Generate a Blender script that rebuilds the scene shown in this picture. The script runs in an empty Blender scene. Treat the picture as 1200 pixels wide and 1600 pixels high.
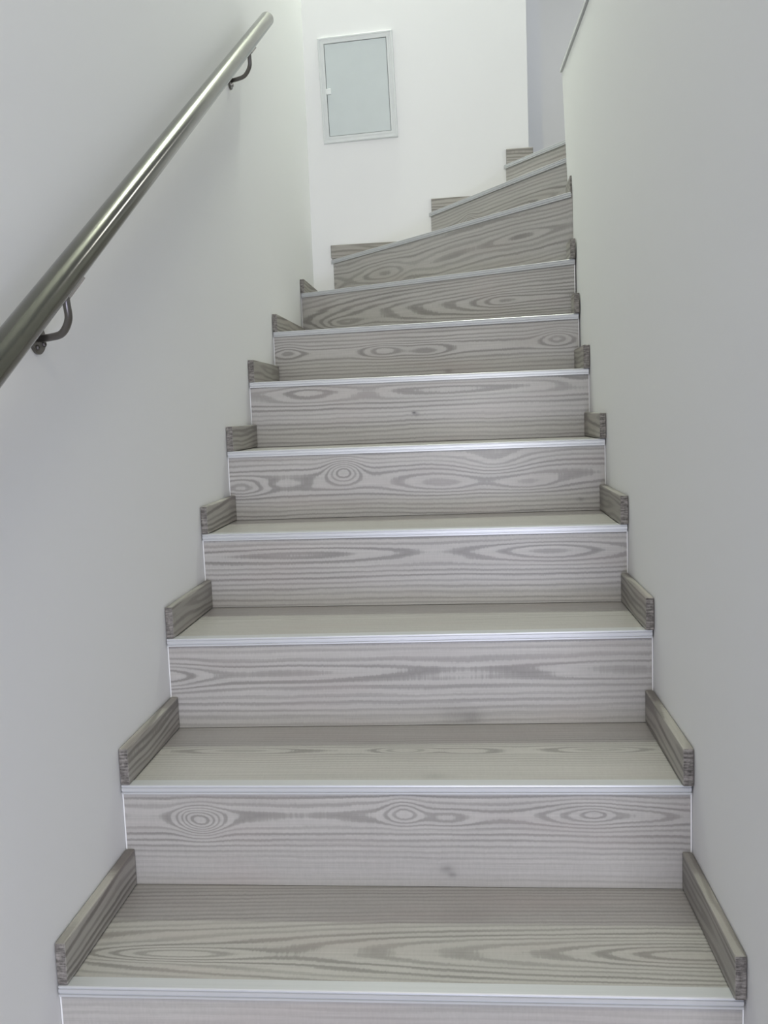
import bpy, bmesh, math, random
from mathutils import Vector

S = bpy.context.scene
C = S.collection

# ------------------------------------------------------------------ camera
F_PX = 1400.26
cam = bpy.data.cameras.new('camera')
cam.sensor_fit = 'VERTICAL'
cam.sensor_height = 32.0
cam.lens = 32.0 * F_PX / 1600.0
cam.clip_start = 0.02
co = bpy.data.objects.new('camera', cam)
C.objects.link(co)
PIT, YAW, ROL = -0.1103315, -0.0875491, -0.0381089
cy, sy, cp, sp = math.cos(YAW), math.sin(YAW), math.cos(PIT), math.sin(PIT)
fw = Vector((sy * cp, cy * cp, sp))
rt = Vector((cy, -sy, 0))
up = rt.cross(fw)
r2 = math.cos(ROL) * rt + math.sin(ROL) * up
u2 = -math.sin(ROL) * rt + math.cos(ROL) * up
m = co.matrix_world.copy()
for i in range(3):
    m[i][0], m[i][1], m[i][2] = r2[i], u2[i], -fw[i]
m[0][3], m[1][3], m[2][3] = 0.62408, -1.2043, 1.018
co.matrix_world = m
S.camera = co

# ------------------------------------------------------------------ world, light, exposure
w = bpy.data.worlds.new('world')
S.world = w
w.use_nodes = True
bg = w.node_tree.nodes['Background']
bg.inputs[0].default_value = (0.45, 0.60, 1.0, 1)
bg.inputs[1].default_value = 0.22


def area(name, loc, aim, sx, sy_, watts, col):
    l = bpy.data.lights.new(name, 'AREA')
    l.shape = 'RECTANGLE'
    l.size, l.size_y, l.energy, l.color = sx, sy_, watts, col
    o = bpy.data.objects.new(name, l)
    o.location = loc
    o.rotation_euler = (Vector(aim) - Vector(loc)).to_track_quat('-Z', 'Y').to_euler()
    C.objects.link(o)
    return o


# long lamp high above the winding steps; daylight from the lower room behind the camera, its bounce
# off the sunlit floor there, an added fill high behind the camera, and the lamp of the upper hall
area('stairwell_lamp', (0.50, 2.70, 4.60), (0.50, 2.36, 0), 0.42, 0.12, 53, (0.915, 1.0, 0.84))
area('lower_daylight', (1.10, -5.6, 1.25), (0.6, 1.0, 1.1), 1.5, 1.9, 104, (0.94, 0.965, 1.0))
area('floor_bounce', (0.80, -2.3, 0.06), (0.75, -1.6, 1.0), 1.2, 1.2, 37, (0.94, 0.965, 1.32))
area('upper_fill', (0.60, -2.6, 3.6), (0.5, -0.9, 1.0), 1.6, 1.0, 42, (1.0, 0.92, 0.72))  # added fill light, no known window there
area('upper_hall_lamp', (2.2, 3.6, 4.0), (2.0, 3.8, 2), 0.5, 0.5, 12, (1.0, 1.0, 1.0))

vs = S.view_settings
vs.view_transform = 'Standard'
vs.look = 'None'
vs.exposure = 0.02
vs.gamma = 1.0
vs.use_curve_mapping = False


# ------------------------------------------------------------------ node helpers
def new_mat(name):
    mt = bpy.data.materials.new(name)
    mt.use_nodes = True
    nt = mt.node_tree
    return mt, nt, nt.nodes['Principled BSDF']


class NB:
    """small node builder"""

    def __init__(s, nt):
        s.nt = nt

    def n(s, t, **kw):
        x = s.nt.nodes.new(t)
        for k, v in kw.items():
            setattr(x, k, v)
        return x

    def put(s, sock, v):
        if hasattr(v, 'is_output'):
            s.nt.links.new(v, sock)
        else:
            sock.default_value = v

    def m(s, op, a, b=None, c=None, clamp=False):
        x = s.n('ShaderNodeMath', operation=op, use_clamp=clamp)
        s.put(x.inputs[0], a)
        if b is not None:
            s.put(x.inputs[1], b)
        if c is not None:
            s.put(x.inputs[2], c)
        return x.outputs[0]

    def v(s, op, a, b):
        x = s.n('ShaderNodeVectorMath', operation=op)
        s.put(x.inputs[0], a)
        s.put(x.inputs[1], b)
        return x.outputs['Value'] if op == 'DOT_PRODUCT' else x.outputs[0]

    def noise(s, vec, detail=2.0, rough=0.5, scale=1.0):
        x = s.n('ShaderNodeTexNoise')
        s.put(x.inputs['Vector'], vec)
        x.inputs['Scale'].default_value = scale
        x.inputs['Detail'].default_value = detail
        x.inputs['Roughness'].default_value = rough
        return x.outputs[0]

    def ramp(s, fac, stops):
        x = s.n('ShaderNodeValToRGB')
        s.put(x.inputs[0], fac)
        el = x.color_ramp.elements
        while len(el) < len(stops):
            el.new(0.5)
        for e, (p, c) in zip(el, stops):
            e.position = p
            e.color = (c, c, c, 1) if not isinstance(c, tuple) else (*c, 1)
        return x.outputs[0]

    def mix(s, fac, a, b, mode='MIX'):
        x = s.n('ShaderNodeMix', data_type='RGBA', blend_type=mode)
        s.put(x.inputs[0], fac)
        s.put(x.inputs[6], a if hasattr(a, 'is_output') else (*a, 1))
        s.put(x.inputs[7], b if hasattr(b, 'is_output') else (*b, 1))
        return x.outputs[2]


LIGHT = (0.452, 0.437, 0.416)
DARK = (0.243, 0.232, 0.218)


def wood(name, v0=0.1, d0=0.012, s=0.0, uc=0.0, A=0.05, F=110, bumps=(), seed=0.0, light=LIGHT,
         dark=DARK, con=1.0, rough=0.37, axis_swap=False, knots=(), fade=0.6, tick=1.0, wander=.014, spacing=1.0):
    """flat-sawn pine: rings cut at a depth that changes along the board, plus knots; UV in metres"""
    mt, nt, P = new_mat(name)
    b = NB(nt)
    uv = b.n('ShaderNodeUVMap').outputs[0]
    sep = b.n('ShaderNodeSeparateXYZ')
    b.put(sep.inputs[0], uv)
    U, V = sep.outputs[0], sep.outputs[1]
    seedv = (seed * 7.31, seed * 3.17, seed)
    base = b.v('ADD', uv, seedv)
    # slow wander of the grain, and a finer waviness
    w1 = b.noise(b.v('MULTIPLY', base, (2.6, 9.0, 1)), 2, .5)
    w2 = b.noise(b.v('MULTIPLY', base, (14.0, 34.0, 1)), 2, .5)
    v1 = b.m('MULTIPLY_ADD', b.m('SUBTRACT', w1, .5), wander, V)
    v1 = b.m('MULTIPLY_ADD', b.m('SUBTRACT', w2, .5), .0045, v1)
    dv = b.m('SUBTRACT', v1, v0)
    d = b.m('MULTIPLY_ADD', b.m('SUBTRACT', U, uc), s, d0)
    n1 = b.noise(b.v('MULTIPLY', b.v('ADD', base, (3, 5, 9)), (2.4, 0.6, 1)), 1, .4)
    d = b.m('MULTIPLY_ADD', b.m('SUBTRACT', n1, .45), A, d)
    d = b.m('ABSOLUTE', d)
    h = b.m('SQRT', b.m('ADD', b.m('MULTIPLY', dv, dv), b.m('MULTIPLY', d, d)))
    H = b.m('MULTIPLY', h, F)
    for (bu, bv, su, sv, amp) in bumps:
        q = b.v('MULTIPLY', b.v('SUBTRACT', uv, (bu, bv, 0)), (1 / su, 1 / sv, 0))
        e = b.m('EXPONENT', b.m('MULTIPLY', b.v('DOT_PRODUCT', q, q), -1.0))
        H = b.m('MULTIPLY_ADD', e, amp, H)
    tk = b.noise(b.v('MULTIPLY', base, (230, 16, 1)), 1, .5)
    H = b.m('MULTIPLY_ADD', b.m('SUBTRACT', tk, .5), .22 * tick, H)
    wv = b.noise(b.v('MULTIPLY', b.v('ADD', base, (2, 4, 1)), (.8, 42, 1)), 1, .5)
    H = b.m('MULTIPLY_ADD', b.m('SUBTRACT', wv, .5), spacing, H)
    fr = b.m('FRACT', H)
    wn = b.n('ShaderNodeTexWhiteNoise', noise_dimensions='1D')
    b.put(wn.inputs['W'], b.m('ADD', b.m('FLOOR', H), seed))
    per = b.m('MULTIPLY_ADD', wn.outputs[0], .55, .62)
    ring = b.ramp(fr, [(0, 0.10), (.30, 0.0), (.46, .12), (.56, .85), (.74, 1.0), (.90, .72), (1.0, .10)])
    far = b.m('MULTIPLY', b.m('ABSOLUTE', dv), 11.0, clamp=True)
    cc = b.m('MULTIPLY_ADD', far, -fade * con, con)
    big = b.noise(b.v('MULTIPLY', b.v('ADD', base, (1, 8, 4)), (3.2, 14, 1)), 2, .5)
    cc = b.m('MULTIPLY', cc, b.m('MULTIPLY_ADD', big, 1.1, .42), clamp=True)
    col = b.mix(b.m('MULTIPLY', ring, b.m('MULTIPLY', cc, per, clamp=True)), light, dark)
    # fibre streaks, saw ticks, soft blotches
    st = b.noise(b.v('MULTIPLY', base, (9, 520, 1)), 3, .6)
    st2 = b.noise(b.v('MULTIPLY', base, (3.5, 170, 1)), 2, .6)
    tk2 = b.noise(b.v('MULTIPLY', base, (300, 55, 1)), 1, .5)
    bl = b.noise(b.v('MULTIPLY', base, (2.2, 6, 1)), 2, .5)
    f = b.m('MULTIPLY_ADD', b.m('SUBTRACT', st, .5), .22, 1.0)
    f = b.m('MULTIPLY_ADD', b.m('SUBTRACT', st2, .5), .26, f)
    f = b.m('MULTIPLY_ADD', b.m('SUBTRACT', tk2, .5), .13 * tick, f)
    f = b.m('MULTIPLY_ADD', b.m('SUBTRACT', bl, .5), .20, f)
    for (ku, kv, kr, dep) in knots:          # small dark pin knots and stains
        q = b.v('MULTIPLY', b.v('SUBTRACT', uv, (ku, kv, 0)), (1 / kr, 1.6 / kr, 0))
        q = b.v('ADD', q, (0, 0, 0))
        e = b.m('EXPONENT', b.m('MULTIPLY', b.v('DOT_PRODUCT', q, q), -1.0))
        e = b.m('MULTIPLY', e, b.m('MULTIPLY_ADD', st2, 1.4, .3))
        f = b.m('MULTIPLY_ADD', e, -dep, f)
    fc = b.n('ShaderNodeCombineXYZ')
    for k in range(3):
        b.put(fc.inputs[k], f)
    col = b.mix(1.0, col, fc.outputs[0], 'MULTIPLY')
    warm = b.noise(b.v('MULTIPLY', b.v('ADD', base, (9, 2, 6)), (4, 16, 1)), 1, .5)
    col = b.mix(b.m('MULTIPLY', b.m('SUBTRACT', warm, .52, clamp=True), 1.1), col, (0.40, 0.345, 0.33))
    b.put(P.inputs['Base Color'], col)
    P.inputs['Roughness'].default_value = rough
    P.inputs['Specular IOR Level'].default_value = .5
    bp = b.n('ShaderNodeBump')
    bp.inputs['Strength'].default_value = .35
    bp.inputs['Distance'].default_value = .0006
    b.put(bp.inputs['Height'], b.m('ADD', b.m('MULTIPLY', st, .8), b.m('MULTIPLY', ring, -.25)))
    b.put(P.inputs['Normal'], bp.outputs[0])
    return mt


def plaster(name, col, bump=.05):
    mt, nt, P = new_mat(name)
    b = NB(nt)
    g = b.n('ShaderNodeTexCoord').outputs['Object']
    n1 = b.noise(g, 3, .55, 1.6)
    n2 = b.noise(g, 3, .6, 90)
    c = b.mix(b.m('MULTIPLY', n1, .5), col, tuple(x * .965 for x in col))
    b.put(P.inputs['Base Color'], c)
    P.inputs['Roughness'].default_value = .7
    P.inputs['Specular IOR Level'].default_value = .3
    bp = b.n('ShaderNodeBump')
    bp.inputs['Strength'].default_value = bump
    bp.inputs['Distance'].default_value = .002
    b.put(bp.inputs['Height'], b.m('ADD', n2, b.m('MULTIPLY', b.noise(g, 2, .5, 5), 3)))
    b.put(P.inputs['Normal'], bp.outputs[0])
    return mt


def steel(name, col, rough, aniso=True):
    mt, nt, P = new_mat(name)
    b = NB(nt)
    g = b.n('ShaderNodeTexCoord').outputs['Object']
    n1 = b.noise(g, 2, .5, 25)
    n2 = b.noise(g, 2, .5, 420)
    c = b.mix(n1, tuple(x * .88 for x in col), tuple(min(1, x * 1.1) for x in col))
    b.put(P.inputs['Base Color'], c)
    P.inputs['Metallic'].default_value = 1
    b.put(P.inputs['Roughness'], b.m('MULTIPLY_ADD', n2, .12, rough - .06))
    return mt


def plain(name, col, rough=.5, metal=0.0):
    mt, nt, P = new_mat(name)
    b = NB(nt)
    g = b.n('ShaderNodeTexCoord').outputs['Object']
    c = b.mix(b.noise(g, 2, .5, 14), tuple(x * .97 for x in col), tuple(min(1, x * 1.03) for x in col))
    b.put(P.inputs['Base Color'], c)
    P.inputs['Roughness'].default_value = rough
    P.inputs['Metallic'].default_value = metal
    return mt


def end_grain(name):
    """dark rough sawn end of a skirting board, split across by thin lines"""
    mt, nt, P = new_mat(name)
    b = NB(nt)
    g = b.n('ShaderNodeTexCoord').outputs['Object']
    n = b.noise(b.v('MULTIPLY', g, (45, 45, 330)), 3, .65)
    n2 = b.noise(b.v('MULTIPLY', g, (160, 160, 90)), 2, .6)
    c = b.ramp(b.m('MULTIPLY_ADD', n2, .35, b.m('MULTIPLY', n, .75)),
               [(.36, (.045, .040, .036)), (.5, (.14, .128, .118)), (.66, (.30, .28, .26))])
    b.put(P.inputs['Base Color'], c)
    P.inputs['Roughness'].default_value = .7
    bp = b.n('ShaderNodeBump')
    bp.inputs['Strength'].default_value = .7
    bp.inputs['Distance'].default_value = .001
    b.put(bp.inputs['Height'], n)
    b.put(P.inputs['Normal'], bp.outputs[0])
    return mt


# ------------------------------------------------------------------ mesh helpers
def link(name, me, mats, parent=None):
    o = bpy.data.objects.new(name, me)
    for mt in (mats if isinstance(mats, (list, tuple)) else [mats]):
        me.materials.append(mt)
    C.objects.link(o)
    if parent:
        o.parent = parent
    return o


def from_bm(name, bm, mats, parent=None, smooth=False):
    bmesh.ops.recalc_face_normals(bm, faces=bm.faces)
    me = bpy.data.meshes.new(name)
    bm.to_mesh(me)
    bm.free()
    if smooth:
        for f in me.polygons:
            f.use_smooth = True
    return link(name, me, mats, parent)


def prism_bm(poly, z0, z1, bevel=0.0):
    """vertical prism; z0 and z1 may be numbers or one number per corner"""
    bm = bmesh.new()
    n = len(poly)
    g = lambda z, i: z[i] if isinstance(z, (list, tuple)) else z
    lo = [bm.verts.new((p[0], p[1], g(z0, i))) for i, p in enumerate(poly)]
    hi = [bm.verts.new((p[0], p[1], g(z1, i))) for i, p in enumerate(poly)]
    bm.faces.new(lo[::-1])
    bm.faces.new(hi)
    for i in range(n):
        j = (i + 1) % n
        bm.faces.new((lo[i], lo[j], hi[j], hi[i]))
    if bevel:
        bmesh.ops.recalc_face_normals(bm, faces=bm.faces)
        bmesh.ops.bevel(bm, geom=bm.edges[:], offset=bevel, segments=2, profile=.5, affect='EDGES')
    return bm


def add_uv(bm, fn):
    """fn(co, normal) -> (u, v) in metres"""
    L = bm.loops.layers.uv.verify()
    bm.normal_update()
    for f in bm.faces:
        for l in f.loops:
            l[L].uv = fn(l.vert.co, f.normal)


def box_bm(a, b_, bevel=0.0):
    return prism_bm([(a[0], a[1]), (b_[0], a[1]), (b_[0], b_[1]), (a[0], b_[1])], a[2], b_[2], bevel)


def tube_bm(pts, r, seg=14, cap=True, bm=None):
    bm = bm or bmesh.new()
    P = [Vector(p) for p in pts]
    rings = []
    ref = None
    for i, p in enumerate(P):
        t = (P[min(i + 1, len(P) - 1)] - P[max(i - 1, 0)]).normalized()
        if ref is None:
            ref = t.orthogonal().normalized()
        ref = (ref - t * ref.dot(t)).normalized()
        q = t.cross(ref)
        rr = r[i] if isinstance(r, (list, tuple)) else r
        rings.append([bm.verts.new(p + ref * math.cos(2 * math.pi * k / seg) * rr
                                   + q * math.sin(2 * math.pi * k / seg) * rr) for k in range(seg)])
    for A_, B_ in zip(rings, rings[1:]):
        for k in range(seg):
            bm.faces.new((A_[k], A_[(k + 1) % seg], B_[(k + 1) % seg], B_[k]))
    if cap:
        bm.faces.new(rings[0][::-1])
        bm.faces.new(rings[-1])
    return bm


def catmull(P, n=8):
    P = [Vector(p) for p in P]
    out = []
    for i in range(len(P) - 1):
        a, b_, c, d = P[max(i - 1, 0)], P[i], P[i + 1], P[min(i + 2, len(P) - 1)]
        for k in range(n):
            t = k / n
            out.append(.5 * ((2 * b_) + (c - a) * t + (2 * a - 5 * b_ + 4 * c - d) * t * t
                             + (3 * b_ - a - 3 * c + d) * t ** 3))
    out.append(P[-1])
    return out


def smooth_by_angle(o, deg=35):
    me = o.data
    for f in me.polygons:
        f.use_smooth = True
    bm = bmesh.new()
    bm.from_mesh(me)
    for e in bm.edges:
        if len(e.link_faces) == 2 and e.calc_face_angle(0) > math.radians(deg):
            e.smooth = False
    bm.to_mesh(me)
    bm.free()


# ------------------------------------------------------------------ setting
M_wall = plaster('white_wall_paint', (0.835, 0.835, 0.83))
M_wall2 = plaster('hall_wall_paint', (0.735, 0.745, 0.735))
M_floor = plaster('lower_floor', (0.42, 0.40, 0.39), .02)
M_core = plaster('mortar_gap_shade', (0.22, 0.215, 0.205), .02)  # dark colour stands in for shade in the gap under each riser
M_caulk = plaster('white_caulk', (0.86, 0.86, 0.86), .02)


def structure(name, bm, mt):
    o = from_bm(name, bm, mt)
    o['kind'] = 'structure'
    return o


TOP = 4.75
BACK_L, BACK_R = (0.0, 2.8030), (0.9475, 2.7740)
structure('wall_left', box_bm((-0.14, -0.95, 0), (0, 2.95, TOP)), M_wall)
structure('wall_back', prism_bm([BACK_L, BACK_R, (0.9475, 2.955), (0.0, 2.985)], 0, TOP), M_wall)

# low wall on the right of the flight: its end leans a little, its top falls slightly towards the camera
bm = bmesh.new()
cols = [(-0.45, 1.0, 1.0, 2.078), (1.15, 1.0, 1.0, 2.082), (1.45, 1.0, 1.0, 2.096), (1.72, 1.003, .999, 2.110),
        (1.975, 1.013, .9975, 2.122)]
rows = []
for (y, xb, xt, zt) in cols:
    rows.append([bm.verts.new((1.013 if z == 0 and y > 1.6 else xb + (xt - xb) * max(0, (z * zt - 1.70) / (zt - 1.70)), y, z * zt))
                 for z in (0, .4, .80, .86, .93, 1.0)] +
                [bm.verts.new((1.135, y, zt)), bm.verts.new((1.135, y, 0))])
for A_, B_ in zip(rows, rows[1:]):
    for k in range(8):
        bm.faces.new((A_[k], A_[(k + 1) % 8], B_[(k + 1) % 8], B_[k]))
bm.faces.new(rows[0])
bm.faces.new(rows[-1][::-1])
structure('wall_right', bm, M_wall)
# thin white coping on that wall
bm = bmesh.new()
rows = []
for (y, xb, xt, zt) in cols[:-1] + [(1.983, 1.0, .9975, 2.1225)]:
    rows.append([bm.verts.new(c) for c in ((xt + .006, y, zt + .0004), (xt + .006, y, zt + .0042), (xt - .006, y, zt + .0042),
                                           (xt - .006, y, zt + .0165), (1.142, y, zt + .0165), (1.142, y, zt + .0004))])
for A_, B_ in zip(rows, rows[1:]):
    for k in range(6):
        bm.faces.new((A_[k], A_[(k + 1) % 6], B_[(k + 1) % 6], B_[k]))
bm.faces.new(rows[0])
bm.faces.new(rows[-1][::-1])
structure('trim_1', bm, plain('coping_paint', (.66, .675, .67), .5))

structure('floor', box_bm((-0.14, -3.6, -.12), (3.1, 0.012, 0.0)), M_floor)
structure('floor_upper', prism_bm([(.9535, 2.776), (1.405, 2.776), (1.405, 2.0), (3.1, 2.0), (3.1, 5.0), (.9535, 5.0)], 1.86, 2.0405), M_floor)
structure('wall_hall_left', prism_bm([(0.60, 4.40), (1.1635, 4.40), (1.1635, 5.1), (0.60, 5.1)], 2.03, TOP), M_wall2)
structure('wall_hall_back', box_bm((1.1635, 5.0, 2.03), (3.1, 5.12, TOP)), M_wall2)
structure('wall_hall_right', box_bm((3.1, -3.6, 0), (3.22, 5.12, TOP)), M_wall2)
structure('ceiling', box_bm((-0.14, -3.6, TOP), (3.22, 5.12, TOP + .1)), M_wall)

# ------------------------------------------------------------------ staircase
H_, G_ = 0.186771, 0.289993
NL = {}
NR = {}
for i in range(1, 7):
    NL[i] = Vector((0.0, (i - 1) * G_, i * H_))
    NR[i] = Vector((1.0, (i - 1) * G_, i * H_))
NL[1].z = .1855; NR[1].z = .1860
NL[2].y, NR[2].y = .288, .285
NL[3].y, NR[3].y = .578, .590; NL[3].z = NR[3].z = .566
NL[4].y, NR[4].y = .876, .855; NL[4].z = NR[4].z = .745
NL[5].y, NR[5].y = 1.152, 1.158; NL[5].z = NR[5].z = .930
NL[6].y, NR[6].y = 1.451, 1.432; NL[6].z = NR[6].z = 1.1225
NL[7] = Vector((0.0, 1.843, 1.3035)); NR[7] = Vector((1.0, 1.636, 1.2985))
NL[8] = Vector((0.0, 2.44, 1.507)); NR[8] = Vector((1.0, 1.712, 1.475))
NL[9] = Vector((0.078, 2.8000, 1.691)); NR[9] = Vector((1.004, 1.815, 1.702))
NL[10] = Vector((0.515, 2.7868, 1.866)); NR[10] = Vector((1.035, 2.005, 1.866))
NL[11] = Vector((0.839, 2.7768, 2.043)); NR[11] = Vector((1.385, 2.00, 2.043))

M_trim = None
mt, nt, P_ = new_mat('satin_aluminium_edge')
b_ = NB(nt)
gco = b_.n('ShaderNodeTexCoord').outputs['Object']
nn = b_.noise(b_.v('MULTIPLY', gco, (4, 300, 300)), 2, .5)
b_.put(P_.inputs['Base Color'], b_.mix(nn, (.54, .55, .565), (.62, .63, .645)))
P_.inputs['Metallic'].default_value = .25
P_.inputs['Roughness'].default_value = .36
M_trim = mt
M_end = end_grain('sawn_end_grain')
M_dirt = plain('dark_joint', (.06, .055, .05), .9)

SK_L, SK_D = (0.36, .342, .31), (.165, .152, .137)
M_skirt = [wood('weathered_skirting_wood_%d' % k, v0=.03 + .012 * k, d0=.010, A=.06, F=75, wander=.05, tick=.5, seed=20 + k * 3.3,
                light=(SK_L[0] * q, SK_L[1] * q, SK_L[2] * q), dark=SK_D, con=1.0, rough=.5, fade=.2)
           for k, q in enumerate((.92, 1.0, 1.06))]

# riser grain, one board each: (v0, d0, s, uc, A, F, bumps, knots)
RISER = {
    1: dict(v0=.05, d0=.03, A=.07, F=80, con=.6),
    2: dict(v0=.127, d0=.013, A=.012, F=100, con=1.15, fade=.8, wander=.009, spacing=.6, bumps=[
        (.141, .116, .036, .024, -4.4), (.118, .128, .020, .014, -1.0), (.503, .133, .030, .022, -2.4),
        (.578, .122, .045, .016, -1.1), (.823, .131, .075, .026, -2.4), (.832, .132, .022, .010, -1.0),
        (.93, .128, .05, .018, -.8), (.04, .129, .06, .016, .5), (.33, .127, .12, .02, .45)],
        knots=[(.576, .031, .012, .30), (.585, .02, .008, .3)]),
    3: dict(v0=.106, d0=.020, A=.016, F=72, con=.95, fade=.5, bumps=[
        (-.03, .104, .11, .030, -2.6), (.27, .107, .17, .018, -.7), (.93, .101, .13, .018, -.9), (.60, .11, .1, .02, .4)],
        knots=[(.60, .010, .04, .16), (.63, .008, .02, .2)]),
    4: dict(v0=.128, d0=.020, A=.014, F=82, con=1.15, fade=.4, wander=.011, bumps=[
        (.25, .132, .19, .020, -.9), (.80, .128, .11, .018, -1.4), (.88, .122, .12, .03, -.8), (.55, .13, .07, .02, .5)]),
    5: dict(v0=.095, d0=.020, A=.060, F=85, con=1.15, fade=.3, spacing=.7, wander=.02, bumps=[
        (.309, .124, .042, .028, -4.2), (.03, .088, .060, .024, -1.8), (.15, .094, .07, .016, .9),
        (.71, .130, .09, .030, 2.4), (.79, .075, .09, .02, -1.4), (.57, .076, .09, .018, -1.0)],
        knots=[(.93, .03, .008, .3)]),
    6: dict(v0=.143, d0=.021, A=.016, F=76, con=1.05, fade=.35, bumps=[
        (.17, .146, .09, .026, -1.3), (.60, .142, .22, .018, -1.5), (.36, .142, .05, .02, .5),
        (.97, .150, .08, .02, .8)], knots=[(.487, .079, .006, .6), (.494, .074, .010, .3)]),
    7: dict(v0=.102, d0=.014, A=.016, F=82, con=1.05, fade=.45, wander=.010, bumps=[
        (.385, .104, .07, .024, -2.2), (.53, .097, .08, .022, -1.7), (.045, .119, .05, .024, -1.6),
        (.95, .119, .050, .026, -2.2)], knots=[(.602, .029, .014, .35)]),
    8: dict(v0=.085, d0=.010, s=-.075, uc=.98, A=.014, F=95, con=1.1, fade=.3, bumps=[
        (.95, .088, .09, .022, -1.3), (.22, .055, .12, .024, -2.4)]),
    9: dict(v0=.08, d0=.03, A=.10, F=72, con=.85, fade=.3, wander=.03, bumps=[(.40, .06, .10, .04, -1.2), (1.1, .09, .2, .02, -.9)]),
    10: dict(v0=.08, d0=.015, A=.08, F=85, con=1, fade=.3, bumps=[(.28, .09, .045, .03, -2.6), (.13, .07, .07, .02, -1.6)]),
    11: dict(v0=.09, d0=.015, A=.08, F=85, con=1, fade=.3, bumps=[(.20, .08, .07, .03, -2.2)]),
}
TREAD = {
    1: dict(v0=.100, d0=.010, s=-.080, uc=.96, A=.010, F=95, con=1.15, fade=.5, wander=.010, bumps=[
        (.92, .105, .10, .026, -1.2), (.14, .088, .13, .020, -3.0)], knots=[(.62, .215, .05, .12)]),
    2: dict(v0=.165, d0=.012, A=.04, F=100, con=.95, fade=.8, bumps=[
        (.498, .166, .05, .02, -2.2), (.874, .167, .08, .016, -1.6), (.17, .171, .09, .018, -1.4), (.62, .16, .06, .02, -1.0)],
        knots=[(.563, .043, .022, .16)]),
}
for i in range(1, 12):
    RISER[i].setdefault('seed', i * 1.7)
    TREAD.setdefault(i, dict(v0=.07 + .03 * (i % 4), d0=.015, A=.05, F=90, con=.5, fade=.4))
    TREAD[i].setdefault('seed', 40 + i * 2.3)

stair = bpy.data.objects.new('staircase', None)
C.objects.link(stair)
stair.location = (0.5, 0, 0)
stair['label'] = 'grey pine-look staircase with pale edge strips, winding right between white walls'
stair['category'] = 'staircase'
bpy.context.view_layer.update()
OFF = Vector((0.5, 0, 0))


def part(name, bm, mats, parent, smooth=False):
    """a piece whose mesh is given in world coordinates"""
    bmesh.ops.translate(bm, verts=bm.verts, vec=-OFF)
    return from_bm(name, bm, mats, parent, smooth)


def inward(i):
    t = (NR[i] - NL[i])
    t.z = 0
    t.normalize()
    return t, Vector((-t.y, t.x, 0))


def offset_line(i, d, a=0.0, c=0.0):
    t, n = inward(i)
    return NL[i] + n * d + t * a, NR[i] + n * d - t * c


TH = 0.0018          # edge strip stands proud of the tread by this much
REC = 0.0065         # riser face behind the front of the edge strip
SKH, SKT = 0.066, 0.0175


def nosing(i, parent):
    t, n = inward(i)
    a, c = (0.003, 0.003)
    prof = [(0, -.0165), (0, -.0135), (.0024, -.0129), (.0024, -.0112), (.0002, -.0104), (.0002, -.0052), (.0020, -.0046),
            (.0020, -.0032), (0.0003, -.0026), (.0006, -.0010), (.0018, 0), (.024, 0), (.0252, -.0008), (.0252, -.0024),
            (.0030, -.0024), (.0030, -.0165)]
    A_ = NL[i] + t * a
    B_ = NR[i] - t * c
    bm = bmesh.new()
    # on the winding steps both ends are cut parallel to the wall they meet
    ends = []
    for base, wall in ((A_, 'L'), (B_, 'R')):
        row = []
        for d, z in prof:
            p = base + n * d
            if i in (7, 8) or (i == 9 and wall == 'R'):
                p = p + t * ((base.x - p.x) / t.x)
            elif i >= 9 and wall == 'L':
                s_ = ((BACK_R[1] - BACK_L[1]) / (BACK_R[0] - BACK_L[0]))
                yw = BACK_L[1] + s_ * p.x - .004
                p = p + t * ((yw - p.y) / t.y)
            row.append(bm.verts.new((p.x, p.y, p.z + z)))
        ends.append(row)
    k = len(prof)
    for j in range(k):
        bm.faces.new((ends[0][j], ends[0][(j + 1) % k], ends[1][(j + 1) % k], ends[1][j]))
    bm.faces.new(ends[0][::-1])
    bm.faces.new(ends[1])
    return part('edge_strip', bm, M_trim, parent)


def riser(i, parent):
    """board under edge strip i, standing on tread i - 1"""
    t, n = inward(i)
    zl = (NL[i - 1].z if i > 1 else 0.0) - TH + .0011
    zr = (NR[i - 1].z if i > 1 else 0.0) - TH + .0011
    ins = .0037
    a, c = ins, ins
    A_ = NL[i] + n * REC + t * a
    B_ = NR[i] + n * REC - t * c
    if i in (7, 8):
        A_ = NL[i] + n * REC; A_ += t * ((ins - A_.x) / t.x)
        B_ = NR[i] + n * REC; B_ += t * ((1 - ins - B_.x) / t.x)
    if i >= 9:
        A_ = NL[i] + n * REC
        yw = BACK_L[1] + (BACK_R[1] - BACK_L[1]) / .9475 * A_.x - .006
        A_ += t * ((yw - A_.y) / t.y)
    th = n * .009
    A2, B2 = A_ + th, B_ + th
    if i in (7, 8):
        A2 += t * ((ins - A2.x) / t.x)
    if i >= 9:
        A2 += t * ((yw - A2.y) / t.y)
    bm = prism_bm([A_, B_, B2, A2], [zl, zr, zr, zl],
                  [NL[i].z - .0026, NR[i].z - .0026, NR[i].z - .0026, NL[i].z - .0026])
    z0 = NL[i].z - H_
    o = A_.copy()
    add_uv(bm, lambda co_, nn_: ((co_ - o).dot(t), co_.z - z0 - (co_ - o).dot(t) * (NR[i].z - NL[i].z)))
    return part('riser', bm, wood('riser_wood_%d' % i, **RISER[i]), parent)


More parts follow.
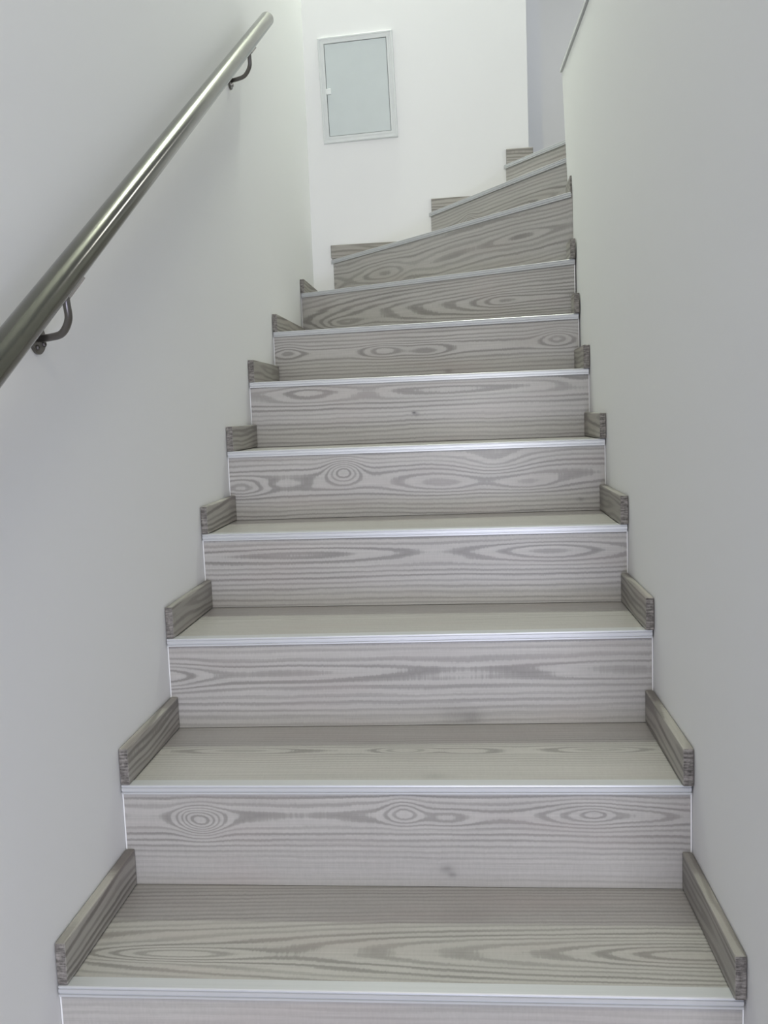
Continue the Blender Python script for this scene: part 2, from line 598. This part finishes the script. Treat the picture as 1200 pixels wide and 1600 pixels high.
def tread_poly(i, front, back):
    """outline of tread i from its own edge to the next one"""
    A_, B_ = offset_line(i, front)
    if i < 11:
        A2, B2 = offset_line(i + 1, back)
    e = .004
    if i <= 7:
        return [(e, A_.y), (1 - e, B_.y), (1 - e, B2.y), (e, A2.y)]
    if i == 8:
        A_, B_ = NL[8], NR[8]
        t, n = inward(8)
        A_ = A_ + n * front; A_ += t * ((e - A_.x) / t.x)
        B_ = B_ + n * front; B_ += t * ((1 - e - B_.x) / t.x)
        return [(A_.x, A_.y), (B_.x, B_.y), (1 - e, B2.y), (NL[9].x + .012, 2.793), (e, 2.797)]
    if i == 9:
        t, n = inward(9)
        B_ = NR[9] + n * front; B_ += t * ((1 - e - B_.x) / t.x)
        A_ = NL[9] + n * front; A_ += t * ((2.795 - A_.y) / t.y)
        return [(A_.x, A_.y), (B_.x, B_.y), (1.008, 1.972), (1.008, 1.979), (NR[10].x + .006, 1.985), (NR[10].x + .008, NR[10].y + .004), (NL[10].x + .012, 2.782)]
    if i == 10:
        t, n = inward(10)
        A_ = NL[10] + n * front; A_ += t * ((2.781 - A_.y) / t.y)
        B_ = NR[10] + n * front
        return [(A_.x, A_.y), (B_.x, B_.y), (NR[11].x + .008, 2.004), (NL[11].x + .012, 2.772)]
    t, n = inward(11)
    A_ = NL[11] + n * front; A_ += t * ((2.771 - A_.y) / t.y)
    B_ = NR[11] + n * front
    return [(A_.x, A_.y), (B_.x, B_.y), (1.40, 2.77), (.953, 2.771)]


def zat(i, x):
    f_ = min(1, max(0, x)) if i <= 8 else .5
    return NL[i].z + (NR[i].z - NL[i].z) * f_


def skirt(bmv, i, parent, length_axis, which):
    """bmv: bmesh in world coordinates, grain runs along length_axis; sawn ends get the end-grain slot"""
    ax = Vector(length_axis).normalized()
    side = Vector((-ax.y, ax.x, 0))
    o = bmv.verts[:][0].co.copy()
    add_uv(bmv, lambda c_, nn_: ((c_ - o).dot(ax), c_.z - o.z + .6 * (c_ - o).dot(side)))
    bmv.normal_update()
    for f in bmv.faces:
        f.material_index = 1 if abs(f.normal.dot(ax)) > .8 else 0
    return part('skirting_board', bmv, [M_skirt[which % 3], M_end], parent)


def skirt_between(p0, p1, i, parent, which, z, zt=None, side=1, tilt=0.0, thick=SKT):
    """board against the wall from p0 to p1 (points on the wall face), thickness to the given side"""
    p0, p1 = Vector(p0), Vector(p1)
    ax = (p1 - p0).normalized()
    sd = Vector((-ax.y, ax.x)) * side
    q0, q1 = p0 + sd * .0012, p1 + sd * .0012
    r0, r1 = p0 + sd * (thick + tilt), p1 + sd * thick
    h = zt or SKH
    bm = prism_bm([q0, q1, r1, r0], z, z + h, .0022)
    return skirt(bm, i, parent, (ax.x, ax.y, 0), which)


random.seed(4)
for i in range(1, 12):
    z_up = lambda x: zat(i, x)
    # mortar body of the step, darkened to paint shade into the riser's base gap
    zl = (NL[i - 1].z if i > 1 else 0.0) - .012
    if i <= 8:
        t, n = inward(i)
        poly = tread_poly(i, REC + .0096, .012)
        e2 = .0012
        poly = [(min(max(x, e2) if x > .01 else e2, 1 - e2) if x < .985 else 1 - e2, y) for x, y in poly]
    else:
        poly = tread_poly(i, REC + .0096, .012)
    ztop = [zat(i, p[0]) - .0105 for p in poly]
    step = part('step', prism_bm(poly, zl if i > 1 else 0.0005, ztop), M_core, stair)
    step.location = (0, 0, 0)
    if i >= 7:
        step['label'] = 'wedge-shaped winder step turning right' if i < 11 else 'top step meeting the upper hall'

    # tread
    poly = tread_poly(i, .0035, .0125)
    bm = prism_bm(poly, [zat(i, p[0]) - .010 for p in poly], [zat(i, p[0]) - TH for p in poly])
    t, n = inward(i)
    o0 = NL[i].copy()
    add_uv(bm, lambda c_, nn_: ((c_ - o0).dot(t), (c_ - o0).dot(n)))
    part('tread', bm, wood('tread_wood_%d' % i, **TREAD[i]), step)
    riser(i, step)
    nosing(i, step)
    if i <= 8:      # white caulk in the narrow gaps between the riser ends and the walls
        for end in (0, 1):
            base = (NL[i], NR[i])[end]
            zb = ((NL, NR)[end][i - 1].z if i > 1 else 0.0) + .0006
            a = base + n * (REC + .0006)
            a += t * ((end - a.x) / t.x)
            q = (.0008, .0033) if end == 0 else (-.0033, -.0008)
            c0 = [(a.x + q[0], a.y + t.y / t.x * q[0]), (a.x + q[1], a.y + t.y / t.x * q[1])]
            bm = prism_bm([c0[0], c0[1], (c0[1][0], c0[1][1] + .006), (c0[0][0], c0[0][1] + .006)], zb, base.z - .0172)
            part('caulk_line', bm, M_caulk, step)

    # skirting boards standing on the tread against the walls
    z = lambda x: zat(i, x) + .0004
    j = i * 2
    if i <= 6:
        yl0 = NL[i].y + .0035 + random.uniform(-.002, .002)
        yl1 = offset_line(i + 1, REC)[0].y - .0015
        if i == 6: yl1 = 1.838
        skirt_between((0, yl0), (0, yl1), i, step, j, z(0), side=-1, tilt=random.uniform(-.001, .002))
        yr0 = NR[i].y - .004 - .004 * random.random()
        yr1 = offset_line(i + 1, REC)[1].y - .0015
        skirt_between((1, yr0), (1, yr1), i, step, j + 1, z(1), side=1, tilt=random.uniform(-.001, .002))
    elif i == 7:
        skirt_between((0, 1.845), (0, 2.425), i, step, j, z(0), .060, side=-1)
        skirt_between((1, 1.628), (1, 1.700), i, step, j + 1, z(1), .060, side=1)
    elif i == 8:
        skirt_between((0, 2.437), (0, 2.797), i, step, j, z(0), .056, side=-1)
        skirt_between((1.0, 1.706), (1.0, 1.800), i, step, j + 1, z(1), .060, side=1)
    elif i == 9:
        sl = (BACK_R[1] - BACK_L[1]) / .9475
        skirt_between((.085, BACK_L[1] + sl * .085), (.523, BACK_L[1] + sl * .523), i, step, j, z(0), .056, side=-1)
        skirt_between((1.0075, 1.820), (1.011, 1.962), i, step, j + 1, z(1), .056, side=1, thick=.0085)
    elif i == 10:
        skirt_between((.530, BACK_L[1] + sl * .530), (.846, BACK_L[1] + sl * .846), i, step, j, z(0), .056, side=-1)
    else:
        skirt_between((.853, BACK_L[1] + sl * .853), (.9475 + SKT, BACK_L[1] + sl * .965), i, step, j, z(0), .062, side=-1)
        skirt_between((.9475, 2.776), (.9475, 2.95), i, step, j + 1, z(0), .062, side=-1)

# ------------------------------------------------------------------ handrail
rail = bpy.data.objects.new('handrail', None)
C.objects.link(rail)
RX = .07
ray_d = Vector((0, 1.803, 1.128)).normalized()
rail_at = lambda y: Vector((RX, y, 1.103 + .62562 * (y + .143)))
rail.location = (0, .1, 1.146)
rail['label'] = 'round brushed steel handrail on two curved wall brackets along the left wall'
rail['category'] = 'handrail'
bpy.context.view_layer.update()
OFF = Vector((0, .1, 1.146))
M_steel = steel('brushed_steel', (.165, .162, .138), .17)
M_rod = steel('dark_bracket_steel', (.19, .18, .17), .32)
top, low = rail_at(1.655), rail_at(-.95)
RR = .0212
bm = tube_bm([low + (top - low) * k / 6 for k in range(7)], RR, 48)
o = part('tube', bm, M_steel, rail)
smooth_by_angle(o)
bm = tube_bm([top + ray_d * q for q in (.0003, .002, .0034)], [RR, RR, RR * .93], 48)
o = part('end_cap', bm, M_steel, rail)
smooth_by_angle(o)


def bracket(y0):
    rb = rail_at(y0).z - RR / ray_d.y
    path = catmull([(RX, y0, rb + .006), (RX + .001, y0 + .001, rb - .012), (RX - .002, y0 + .010, rb - .034), (RX - .020, y0 + .026, rb - .051),
                    (RX - .045, y0 + .038, rb - .055), (.0045, y0 + .046, rb - .055)], 8)
    o = part('bracket', tube_bm(path, .0056, 16), M_rod, rail)
    smooth_by_angle(o)
    # saddle plate under the tube
    bm = bmesh.new()
    c = rail_at(y0 + .006)
    nrm = Vector((0, -ray_d.z, ray_d.y))
    sdir = Vector((1, 0, 0))
    rows = []
    for sgn in (-.034, .034):
        row = []
        for rr in (RR + .0004, RR + .0036):
            for k in range(7):
                a = (k - 3) / 3 * .55 * (1 if rr < RR + .001 else -1)
                row.append(bm.verts.new(c + ray_d * sgn - nrm * math.cos(a) * rr + sdir * math.sin(a) * rr))
        rows.append(row)
    for k in range(14):
        bm.faces.new((rows[0][k], rows[0][(k + 1) % 14], rows[1][(k + 1) % 14], rows[1][k]))
    bm.faces.new(rows[0])
    bm.faces.new(rows[1][::-1])
    part('saddle', bm, M_rod, o)
    cz = rb - .055
    cyy = y0 + .046
    pl = part('wall_plate', tube_bm([(.0005, cyy, cz), (.004, cyy, cz), (.0056, cyy, cz)], [.0235, .0235, .0215], 32), M_rod, o)
    smooth_by_angle(pl)
    for a in (-.5, math.pi - .5, math.pi / 2 - .5 + math.pi):
        q = (cyy + math.cos(a) * .0155, cz + math.sin(a) * .0155)
        bm = tube_bm([(.0058, q[0], q[1]), (.0082, q[0], q[1]), (.0082, q[0], q[1]), (.0066, q[0], q[1])],
                     [.0042, .0038, .0018, .0016], 6)
        part('screw', bm, M_rod, o)


bracket(.055)
bracket(1.372)

# ------------------------------------------------------------------ meter cabinet on the back wall
cab = bpy.data.objects.new('wall_cabinet', None)
C.objects.link(cab)
sl = (BACK_R[1] - BACK_L[1]) / .9475
cx0, cx1, cz0, cz1 = .0685, .3915, 2.186, 2.6215
cab['label'] = 'white metal distribution cabinet with pale grey-green door set flush in the back wall'
cab['category'] = 'cabinet'
ccx, ccz = (cx0 + cx1) / 2, (cz0 + cz1) / 2
cab.location = (ccx, BACK_L[1] + sl * ccx, ccz)
W2, H2 = (cx1 - cx0) / 2, (cz1 - cz0) / 2
cab.rotation_euler = (0, -math.radians(1.3), math.atan(sl) - math.radians(1.0))
M_frame = plain('cabinet_frame_paint', (.68, .70, .70), .4)
M_door = plain('cabinet_door_paint', (.585, .63, .635), .35)
M_latch = plain('latch_plastic', (.80, .82, .82), .35)


def frame_bm(w_, h_, b_out, y0, y1, lip):
    """stepped picture-frame section; front faces -y"""
    bm = bmesh.new()
    sec = [(0, y0), (0, y1 + .002), (.002, y1), (b_out * .30, y1), (b_out * .36, y1 + .0022), (b_out * .62, y1 + .0022),
           (b_out * .68, y1 + .0008), (b_out, y1 + .0008), (b_out, y0)]
    corners = [(-1, -1), (1, -1), (1, 1), (-1, 1)]
    rows = [[bm.verts.new((sx * (w_ - d), y, sz * (h_ - d))) for d, y in sec] for sx, sz in corners]
    k = len(sec)
    for a in range(4):
        A_, B_ = rows[a], rows[(a + 1) % 4]
        for j in range(k):
            bm.faces.new((A_[j], A_[(j + 1) % k], B_[(j + 1) % k], B_[j]))
    return bm


FB = .0265
from_bm('frame', frame_bm(W2, H2, FB, -.0012 + .004, -.013, 0), M_frame, cab)
bm = box_bm((-W2 + FB + .0022, -.0105, -H2 + FB + .0022), (W2 - FB - .0022, -.0075, H2 - FB - .0022), .0008)
door = from_bm('door', bm, M_door, cab)
from_bm('back_panel', box_bm((-W2 + FB - .001, -.0035, -H2 + FB - .001), (W2 - FB + .001, -.0020, H2 - FB + .001)),
        plain('cabinet_gap', (.16, .17, .17), .7), cab)
lx = -W2 + FB + .004
bm = box_bm((lx - .006, -.019, -.018), (lx + .017, -.0108, .006), .003)
lat = from_bm('latch', bm, M_latch, door)
